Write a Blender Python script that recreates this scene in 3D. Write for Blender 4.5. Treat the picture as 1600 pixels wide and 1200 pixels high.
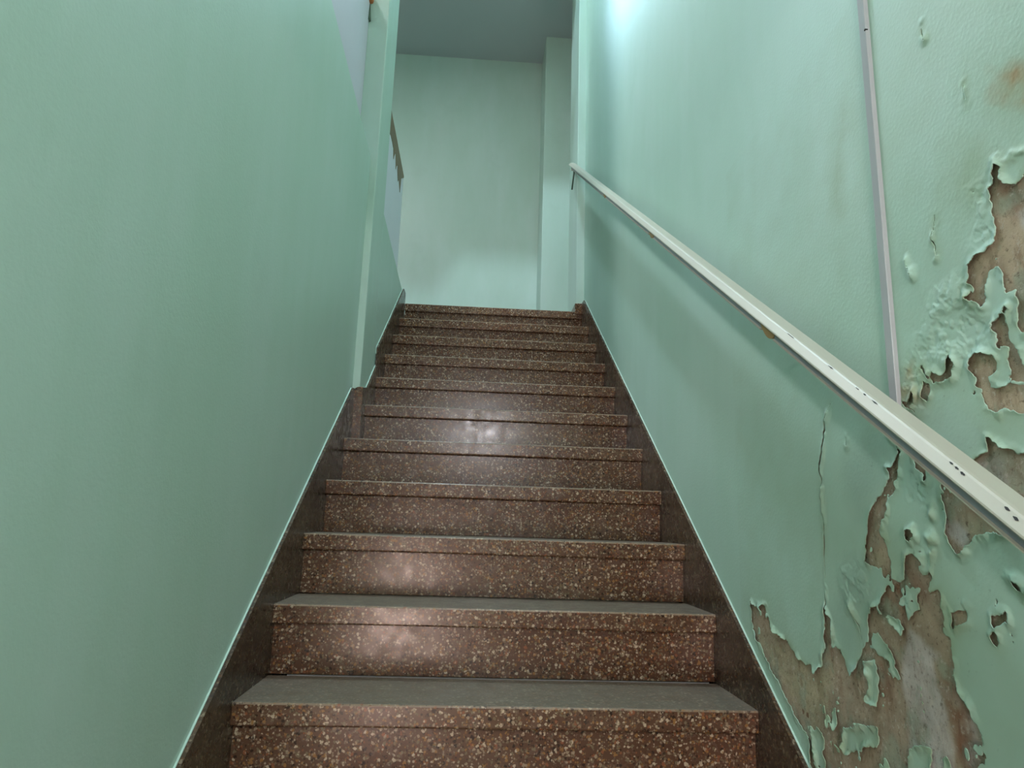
import bpy, bmesh, math, random
import numpy as np
from mathutils import Matrix, Vector

for o in list(bpy.data.objects):
    bpy.data.objects.remove(o)
S = bpy.context.scene
COL = S.collection

# ------------------------------------------------------------------ camera
cam_d = bpy.data.cameras.new('camera')
cam = bpy.data.objects.new('camera', cam_d)
COL.objects.link(cam)
cam_d.sensor_fit = 'HORIZONTAL'
cam_d.sensor_width = 36.0
cam_d.lens = 1062.28 / 1600.0 * 36.0
cam_d.clip_start = 0.02
FW = Vector((0.05440516, 0.97793975, 0.20167779))
RT = Vector((0.99760312, -0.06188358, 0.03095861))
UP = Vector((-0.0427562, -0.19951009, 0.97896253))
cam.matrix_world = Matrix(((RT.x, UP.x, -FW.x, 0.0),
                           (RT.y, UP.y, -FW.y, -4.05138),
                           (RT.z, UP.z, -FW.z, -1.31629),
                           (0, 0, 0, 1)))
S.camera = cam

# ------------------------------------------------------------------ world, exposure
w = bpy.data.worlds.new('world')
S.world = w
w.use_nodes = True
w.node_tree.nodes['Background'].inputs[0].default_value = (0.55, 0.65, 0.7, 1)
w.node_tree.nodes['Background'].inputs[1].default_value = 0.02
S.view_settings.view_transform = 'Standard'
S.view_settings.look = 'None'
S.view_settings.exposure = -0.38
S.view_settings.gamma = 1.0
S.view_settings.use_curve_mapping = False

# strength of the lamps (their fixtures are built further down)
LAMP_TOP = 160.0        # small bluish ceiling lamp at the head of the stairs
LAMP_FLIGHT = 1550.0    # ceiling lamp high up in the stair shaft
FILL_WALL = 150.0       # unseen fill tube added on the right wall to brighten the left one
LAMP_LANDING = 6.0      # larger milky ceiling lamp over the landing
LAMP_LOWER = 1150.0       # tube on the lower hall ceiling behind the camera
DOOR_GLOW = 48.0        # daylit glass of the street door behind the camera
FILL_UPPER = 300.0       # unseen fill added in the upper hall to lift the lower right wall

# ------------------------------------------------------------------ measures (metres)
RISE, GO = 0.17, 0.248651
SL = RISE / GO
XL, XP, XR = -0.4791, -0.4491, 0.6492      # tread ends: left, beside the pier, right
WL, WP, WR = XL - .012, XP - .012, XR + .012   # faces of the walls behind the skirting
NSTEP = 17
ZF = -NSTEP * RISE                          # lower floor
ZC = 2.643                                  # ceiling
ZT = 4.6                                    # ceiling of the stair shaft
YB = 1.2                                    # back wall of the landing

# ------------------------------------------------------------------ materials
def nodes_of(name):
    m = bpy.data.materials.new(name)
    m.use_nodes = True
    nt = m.node_tree
    return m, nt, nt.nodes['Principled BSDF']

def N(nt, kind, **kw):
    n = nt.nodes.new(kind)
    for k, v in kw.items():
        setattr(n, k, v)
    return n

def LK(nt, a, b):
    nt.links.new(a, b)

def srgb(r, g, b):
    f = lambda c: (c / 255.0) / 12.92 if c / 255.0 <= 0.04045 else ((c / 255.0 + 0.055) / 1.055) ** 2.4
    return (f(r), f(g), f(b), 1.0)

def ramp(nt, stops, interp='LINEAR'):
    r = N(nt, 'ShaderNodeValToRGB')
    r.color_ramp.interpolation = interp
    e = r.color_ramp.elements
    e[0].position, e[0].color = stops[0]
    e[1].position, e[1].color = stops[1]
    for p, c in stops[2:]:
        x = e.new(p)
        x.color = c
    return r

def coords(nt, scale=(1, 1, 1), loc=(0, 0, 0)):
    g = N(nt, 'ShaderNodeNewGeometry')
    mp = N(nt, 'ShaderNodeMapping')
    mp.inputs['Scale'].default_value = scale
    mp.inputs['Location'].default_value = loc
    LK(nt, g.outputs['Position'], mp.inputs['Vector'])
    return mp.outputs['Vector']

def noise(nt, vec, scale, detail=4, rough=0.55):
    n = N(nt, 'ShaderNodeTexNoise')
    n.inputs['Scale'].default_value = scale
    n.inputs['Detail'].default_value = detail
    n.inputs['Roughness'].default_value = rough
    LK(nt, vec, n.inputs['Vector'])
    return n.outputs['Fac']

def mixc(nt, fac, a, b, mode='MIX'):
    m = N(nt, 'ShaderNodeMix', data_type='RGBA', blend_type=mode)
    for s, v in ((m.inputs[0], fac), (m.inputs[6], a), (m.inputs[7], b)):
        if hasattr(v, 'links'):
            LK(nt, v, s)
        else:
            s.default_value = v
    return m.outputs[2]

def maprange(nt, v, a, b, c=0.0, d=1.0):
    m = N(nt, 'ShaderNodeMapRange')
    LK(nt, v, m.inputs[0])
    for i, x in enumerate((a, b, c, d)):
        m.inputs[i + 1].default_value = x
    return m.outputs[0]

def bump(nt, bs, h, strength=0.2, dist=0.002):
    b = N(nt, 'ShaderNodeBump')
    b.inputs['Strength'].default_value = strength
    b.inputs['Distance'].default_value = dist
    LK(nt, h, b.inputs['Height'])
    LK(nt, b.outputs[0], bs.inputs['Normal'])

def plain(name, col, rough=0.5, metal=0.0, var=0.0, scale=20):
    m, nt, bs = nodes_of(name)
    v = coords(nt)
    n = noise(nt, v, scale)
    dark = tuple(c * (1 - var) for c in col[:3]) + (1,)
    LK(nt, mixc(nt, n, dark, col), bs.inputs['Base Color'])
    bs.inputs['Roughness'].default_value = rough
    bs.inputs['Metallic'].default_value = metal
    return m

def emit(name, col, strength):
    m, nt, bs = nodes_of(name)
    bs.inputs['Base Color'].default_value = (0.8, 0.8, 0.8, 1)
    bs.inputs['Emission Color'].default_value = col
    bs.inputs['Emission Strength'].default_value = strength
    return m

GREEN = srgb(187, 213, 200)
GREEN2 = srgb(196, 219, 210)
GREEN_D = srgb(178, 208, 190)

STROKE = (0.74, -0.67)

def paint_material(name, stained=False, rough=0.42):
    """old glossy green wall enamel, rolled on in vertical strokes"""
    m, nt, bs = nodes_of(name)
    v1 = coords(nt, (1.0, 1.0, 0.30))
    v2 = coords(nt, (1, 1, 1))
    a = maprange(nt, noise(nt, v1, 2.6, 5, 0.6), 0.35, 0.68)
    b = maprange(nt, noise(nt, v1, 9.0, 4, 0.6), 0.35, 0.7)
    c = mixc(nt, a, GREEN, GREEN2)
    c = mixc(nt, maprange(nt, b, 0, 1, 0, 0.35), c, GREEN_D)
    # faint scuffs
    s = maprange(nt, noise(nt, v2, 5.0, 4, 0.6), 0.58, 0.80, 0, 0.22)
    c = mixc(nt, s, c, srgb(164, 192, 176))
    if stained:
        c = mixc(nt, 0.30, c, srgb(156, 204, 178))
        at = N(nt, 'ShaderNodeAttribute', attribute_name='stain')
        sp = N(nt, 'ShaderNodeSeparateColor')
        LK(nt, at.outputs['Color'], sp.inputs[0])
        c = mixc(nt, sp.outputs[0], c, srgb(142, 158, 108))
        c = mixc(nt, sp.outputs[1], c, srgb(104, 126, 112))
        c = mixc(nt, sp.outputs[2], c, srgb(168, 152, 116))
        # mould freckles gather on the damp part
        f = maprange(nt, noise(nt, v2, 90, 3, 0.7), 0.66, 0.74, 0, 0.5)
        mm = N(nt, 'ShaderNodeMath', operation='MULTIPLY')
        LK(nt, f, mm.inputs[0])
        LK(nt, at.outputs['Alpha'], mm.inputs[1])
        c = mixc(nt, mm.outputs[0], c, srgb(92, 104, 84))
    LK(nt, c, bs.inputs['Base Color'])
    bs.inputs['Roughness'].default_value = rough
    if stained:
        # slanting brush strokes draw lamp reflections out across them
        bs.inputs['Anisotropic'].default_value = 1.0
        bs.inputs['Roughness'].default_value = 0.46
        bs.inputs['Specular IOR Level'].default_value = 0.15
        tv = N(nt, 'ShaderNodeCombineXYZ')
        tv.inputs[1].default_value, tv.inputs[2].default_value = STROKE
        LK(nt, tv.outputs[0], bs.inputs['Tangent'])
    h = noise(nt, v2, 160, 2, 0.5)
    h2 = noise(nt, v2, 11, 3, 0.5)
    ad = N(nt, 'ShaderNodeMath', operation='MULTIPLY_ADD')
    LK(nt, h2, ad.inputs[0])
    ad.inputs[1].default_value = 1.2
    LK(nt, h, ad.inputs[2])
    bump(nt, bs, ad.outputs[0], 0.22, 0.0016)
    return m

def terrazzo_material(name, base, base2, amt=1.0, rough=0.22, dust=0.0):
    m, nt, bs = nodes_of(name)
    v = coords(nt)
    col = mixc(nt, noise(nt, v, 35, 4, 0.6), base, base2)
    col = mixc(nt, maprange(nt, noise(nt, v, 3.5, 3, 0.5), 0.35, 0.7, 0, 0.45), col, srgb(112, 92, 72))
    for i, (sc, lo, thr) in enumerate(((84, (3.1, 1.7, 9.2), 0.38), (125, (0, 0, 0), 0.46), (210, (5, 7, 2), 0.52))):
        vv = coords(nt, (1, 1, 1), lo)
        # chips are slightly crushed and turned: disturb the lookup
        vo = N(nt, 'ShaderNodeTexVoronoi')
        vo.inputs['Scale'].default_value = sc
        vo.inputs['Randomness'].default_value = 1.0
        nz = N(nt, 'ShaderNodeTexNoise')
        nz.inputs['Scale'].default_value = sc * 1.4
        LK(nt, vv, nz.inputs['Vector'])
        av = N(nt, 'ShaderNodeVectorMath', operation='MULTIPLY_ADD')
        LK(nt, nz.outputs['Color'], av.inputs[0])
        av.inputs[1].default_value = (0.9 / sc,) * 3
        LK(nt, vv, av.inputs[2])
        LK(nt, av.outputs[0], vo.inputs['Vector'])
        se = N(nt, 'ShaderNodeSeparateColor')
        LK(nt, vo.outputs['Color'], se.inputs[0])
        kinds = ramp(nt, [(0.0, srgb(40, 27, 21)), (0.10, srgb(138, 84, 56)), (0.15, srgb(148, 108, 62)),
                          (0.22, srgb(196, 178, 152)), (0.29, srgb(118, 104, 80)), (0.40, srgb(158, 138, 114))], 'CONSTANT')
        LK(nt, se.outputs[0], kinds.inputs[0])
        pick = maprange(nt, se.outputs[0], 0.48, 0.49, 1, 0)
        ins = maprange(nt, vo.outputs['Distance'], thr - 0.06, thr, 1, 0)
        mu = N(nt, 'ShaderNodeMath', operation='MULTIPLY')
        LK(nt, pick, mu.inputs[0])
        LK(nt, ins, mu.inputs[1])
        mu2 = N(nt, 'ShaderNodeMath', operation='MULTIPLY')
        LK(nt, mu.outputs[0], mu2.inputs[0])
        mu2.inputs[1].default_value = min(1.0, (0.9, 0.85, 0.65)[i] * amt)
        col = mixc(nt, mu2.outputs[0], col, kinds.outputs[0])
    if dust:
        d = maprange(nt, noise(nt, v, 14, 5, 0.6), 0.3, 0.7, dust * 0.75, min(1, dust * 1.15))
        col = mixc(nt, d, col, srgb(134, 130, 120))
    LK(nt, col, bs.inputs['Base Color'])
    r = maprange(nt, noise(nt, v, 26, 4, 0.6), 0.3, 0.7, rough - 0.04, rough + 0.10)
    LK(nt, r, bs.inputs['Roughness'])
    bs.inputs['Specular IOR Level'].default_value = 0.36
    bump(nt, bs, noise(nt, v, 45, 3), 0.05, 0.001)
    return m

def plaster_material(name):
    """bare render under the lost paint: colours come from the damp map, grain from noise"""
    m, nt, bs = nodes_of(name)
    v = coords(nt)
    at = N(nt, 'ShaderNodeAttribute', attribute_name='damp')
    n1 = noise(nt, v, 30, 6, 0.7)
    c = mixc(nt, maprange(nt, n1, 0.3, 0.7, 0.0, 0.35), at.outputs['Color'], srgb(176, 156, 134))
    c = mixc(nt, maprange(nt, noise(nt, coords(nt, (1, 1, 0.35)), 42, 5, 0.7), 0.52, 0.70, 0, 0.55), c, srgb(122, 94, 68))
    c = mixc(nt, maprange(nt, noise(nt, v, 130, 4, 0.7), 0.56, 0.70, 0, 0.65), c, srgb(84, 64, 48))
    c = mixc(nt, maprange(nt, noise(nt, coords(nt, (1, 1, 0.5), (4, 2, 7)), 60, 4, 0.7), 0.60, 0.70, 0, 0.45), c, srgb(132, 150, 128))
    c = mixc(nt, maprange(nt, noise(nt, v, 85, 4, 0.7), 0.58, 0.68, 0, 0.55), c, srgb(206, 198, 184))
    LK(nt, c, bs.inputs['Base Color'])
    bs.inputs['Roughness'].default_value = 0.9
    bump(nt, bs, noise(nt, v, 70, 6, 0.75), 0.9, 0.003)
    return m

M = {}
M['paint'] = paint_material('green_enamel_paint')
M['paint_old'] = paint_material('damp_green_enamel_paint', True)
M['terrazzo'] = terrazzo_material('brown_terrazzo', srgb(97, 64, 46), srgb(74, 48, 34), 1.0, 0.22)
M['terrazzo_top'] = terrazzo_material('worn_terrazzo_tread', srgb(100, 78, 62), srgb(84, 66, 52), 0.7, 0.36, 0.42)
M['terrazzo_edge'] = terrazzo_material('terrazzo_arris_highlight', srgb(150, 132, 112), srgb(128, 110, 92), 0.8, 0.30)  # lightened stone that paints the bright highlight along the tread arris
M['terrazzo_dark'] = terrazzo_material('dark_terrazzo_skirting', srgb(56, 43, 34), srgb(46, 36, 28), 0.35, 0.24)
M['plaster'] = plaster_material('bare_damp_plaster')
M['lilac'] = plain('pale_lilac_paint', srgb(210, 206, 218), 0.5, 0, 0.06, 4)
M['board'] = plain('lilac_paint_lit', srgb(238, 238, 248), 0.5, 0, 0.04, 4)  # same lilac paint, lightened so the second panel looks lit
M['ceiling'] = plain('grey_ceiling_paint', srgb(186, 200, 203), 0.75, 0, 0.05, 3)
M['white'] = plain('white_wall_paint', srgb(205, 205, 200), 0.6, 0, 0.05, 3)
M['cream'] = plain('cream_plastic', srgb(180, 180, 164), 0.40, 0, 0.05, 12)
M['trunk'] = plain('pale_grey_plastic', srgb(184, 187, 190), 0.4, 0, 0.04, 12)
M['alu'] = plain('grey_aluminium', srgb(150, 156, 164), 0.42, 0.35, 0.06, 30)
M['tanwood'] = plain('raw_tan_wood', srgb(178, 146, 98), 0.6, 0, 0.25, 40)
M['wood'] = plain('brown_varnished_wood', srgb(126, 96, 62), 0.4, 0, 0.35, 25)
M['orangewood'] = plain('orange_varnished_wood', srgb(196, 110, 52), 0.35, 0, 0.3, 25)
M['steel'] = plain('dark_green_grey_steel', srgb(84, 104, 88), 0.5, 0.2, 0.1, 30)
M['chip'] = plain('black_worn_spot', srgb(34, 34, 32), 0.7, 0, 0.2, 60)
M['floor'] = terrazzo_material('floor_terrazzo', srgb(120, 104, 90), srgb(104, 90, 78), 0.6, 0.4, 0.3)
M['housing'] = plain('white_lamp_housing', srgb(214, 216, 214), 0.4)
M['glow_top'] = emit('bluish_lamp_glass', (0.50, 0.80, 1.0, 1), LAMP_TOP)
M['glow_flight'] = emit('flight_lamp_glass', (0.66, 0.86, 1.0, 1), LAMP_FLIGHT)
M['fill_glow_wall'] = emit('wall_fill_tube', (1.0, 0.97, 0.98, 1), FILL_WALL)
M['glow_landing'] = emit('milky_lamp_glass', (0.92, 1.0, 0.93, 1), LAMP_LANDING)
M['glow_lower'] = emit('tube_glass', (0.97, 0.95, 1.0, 1), LAMP_LOWER)
M['fill_glow_upper'] = emit('upper_hall_fill', (0.95, 0.95, 1.0, 1), FILL_UPPER)
M['glow_door'] = emit('daylit_frosted_glass', (1.0, 0.74, 0.66, 1), DOOR_GLOW)

# ------------------------------------------------------------------ builders
def link(name, me, mats, parent=None):
    o = bpy.data.objects.new(name, me)
    COL.objects.link(o)
    for m in (mats if isinstance(mats, (list, tuple)) else [mats]):
        if m is not None:
            me.materials.append(m)
    if parent is not None:
        o.parent = parent
    return o

def tag(o, label=None, cat=None, group=None, kind=None):
    for k, v in (('label', label), ('category', cat), ('group', group), ('kind', kind)):
        if v:
            o[k] = v
    return o

def empty(name, loc=(0, 0, 0)):
    o = bpy.data.objects.new(name, None)
    o.empty_display_size = 0.1
    o.location = loc
    COL.objects.link(o)
    return o

def from_bm(name, bm, mats, parent=None, smooth=False):
    me = bpy.data.meshes.new(name)
    bmesh.ops.recalc_face_normals(bm, faces=bm.faces)
    if smooth:
        for f in bm.faces:
            f.smooth = True
    bm.to_mesh(me)
    bm.free()
    return link(name, me, mats, parent)

def add_box(bm, x0, x1, y0, y1, z0, z1, bev=0.0, seg=2):
    r = bmesh.ops.create_cube(bm, size=1.0)
    for v in r['verts']:
        v.co = Vector(((x0 + x1) / 2 + v.co.x * (x1 - x0), (y0 + y1) / 2 + v.co.y * (y1 - y0), (z0 + z1) / 2 + v.co.z * (z1 - z0)))
    if bev:
        es = list({e for v in r['verts'] for e in v.link_edges})
        bmesh.ops.bevel(bm, geom=es, offset=bev, segments=seg, affect='EDGES', profile=0.5)
    return bm

def box(name, x0, x1, y0, y1, z0, z1, mat, parent=None, bev=0.0):
    bm = bmesh.new()
    add_box(bm, x0, x1, y0, y1, z0, z1, bev)
    return from_bm(name, bm, mat, parent)

def prism(name, pts, axis, a, b, mats, parent=None, bev=0.0, slot=None):
    """extrude a closed outline; axis 'x': pts are (y,z); 'y': pts are (x,z)"""
    bm = bmesh.new()
    mk = (lambda p, t: (t, p[0], p[1])) if axis == 'x' else (lambda p, t: (p[0], t, p[1]))
    A = [bm.verts.new(mk(p, a)) for p in pts]
    B = [bm.verts.new(mk(p, b)) for p in pts]
    bm.faces.new(A)
    bm.faces.new(B[::-1])
    n = len(pts)
    for i in range(n):
        f = bm.faces.new((A[i], B[i], B[(i + 1) % n], A[(i + 1) % n]))
        if slot and i in slot:
            f.material_index = slot[i]
    if bev:
        bmesh.ops.recalc_face_normals(bm, faces=bm.faces)
        bmesh.ops.bevel(bm, geom=list(bm.edges), offset=bev, segments=2, affect='EDGES')
    bmesh.ops.triangulate(bm, faces=[f for f in bm.faces if len(f.verts) > 4])
    return from_bm(name, bm, mats, parent)

def struct(o, name=None):
    o['kind'] = 'structure'
    return o

# ------------------------------------------------------------------ the shell
RNG = np.random.default_rng(7)

# left wall of the flight: solid up to a kerb a little above the upper floor
YPIER = -1.335
struct(prism('wall_left', [(-4.25, ZF), (-4.25, .262), (-2.2, .246), (YPIER, .214), (YPIER, -1.6), (-2.0, ZF)], 'x', WL, WL - .10, M['paint']))
# the pier and the lower wall behind it
struct(box('wall_pier', WP - .103, WP, YPIER, -1.045, -1.3, ZC, M['paint'], bev=.004))
struct(prism('wall_left_landing', [(-1.045, -1.2), (-1.045, .093), (-.17, .040), (-.01, .036), (-.01, -.6)], 'x', WP, WP - .10, M['paint']))
# landing: back wall, column, pilaster at the head of the right wall
struct(box('wall_back', -2.7, .95, YB, YB + .12, -.2, ZC, M['paint']))
struct(box('wall_column', .469, .80, .86, YB, 0, ZC, M['paint'], bev=.004))
struct(box('wall_pilaster', .610, .80, 0.0, .36, 0, ZC, M['paint'], bev=.004))
struct(box('wall_right_landing', .80, .92, .0, YB, -.2, ZC, M['paint']))
struct(box('ceiling', -2.7, .95, 0.0, YB, ZC, ZC + .2, M['ceiling']))
struct(box('ceiling_upper_hall', -2.7, WL - .10, -4.8, 0.0, ZC, ZC + .2, M['ceiling']))
struct(box('ceiling_shaft', WL - .10, .95, -4.8, 0.12, ZT, ZT + .1, M['white']))
struct(box('wall_shaft_left', WL - .22, WL - .10, -4.8, 0.12, ZC + .2, ZT, M['white']))
struct(box('wall_shaft_back', WL - .10, .95, 0.0, .12, ZC + .2, ZT, M['white']))
struct(box('wall_shaft_end', WL - .10, .95, -4.92, -4.8, ZC, ZT, M['white']))
struct(box('floor', -2.7, .80, .235, YB, -.2, -.002, M['floor']))
struct(box('floor_upper_hall', -2.7, WL - .10, -4.8, .235, -.2, -.002, M['floor']))
struct(box('wall_far_left', -2.82, -2.7, -4.8, YB, -.2, ZC, M['white']))
struct(box('wall_upper_end', -2.7, .95, -4.92, -4.8, -.2, ZC, M['white']))
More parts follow.
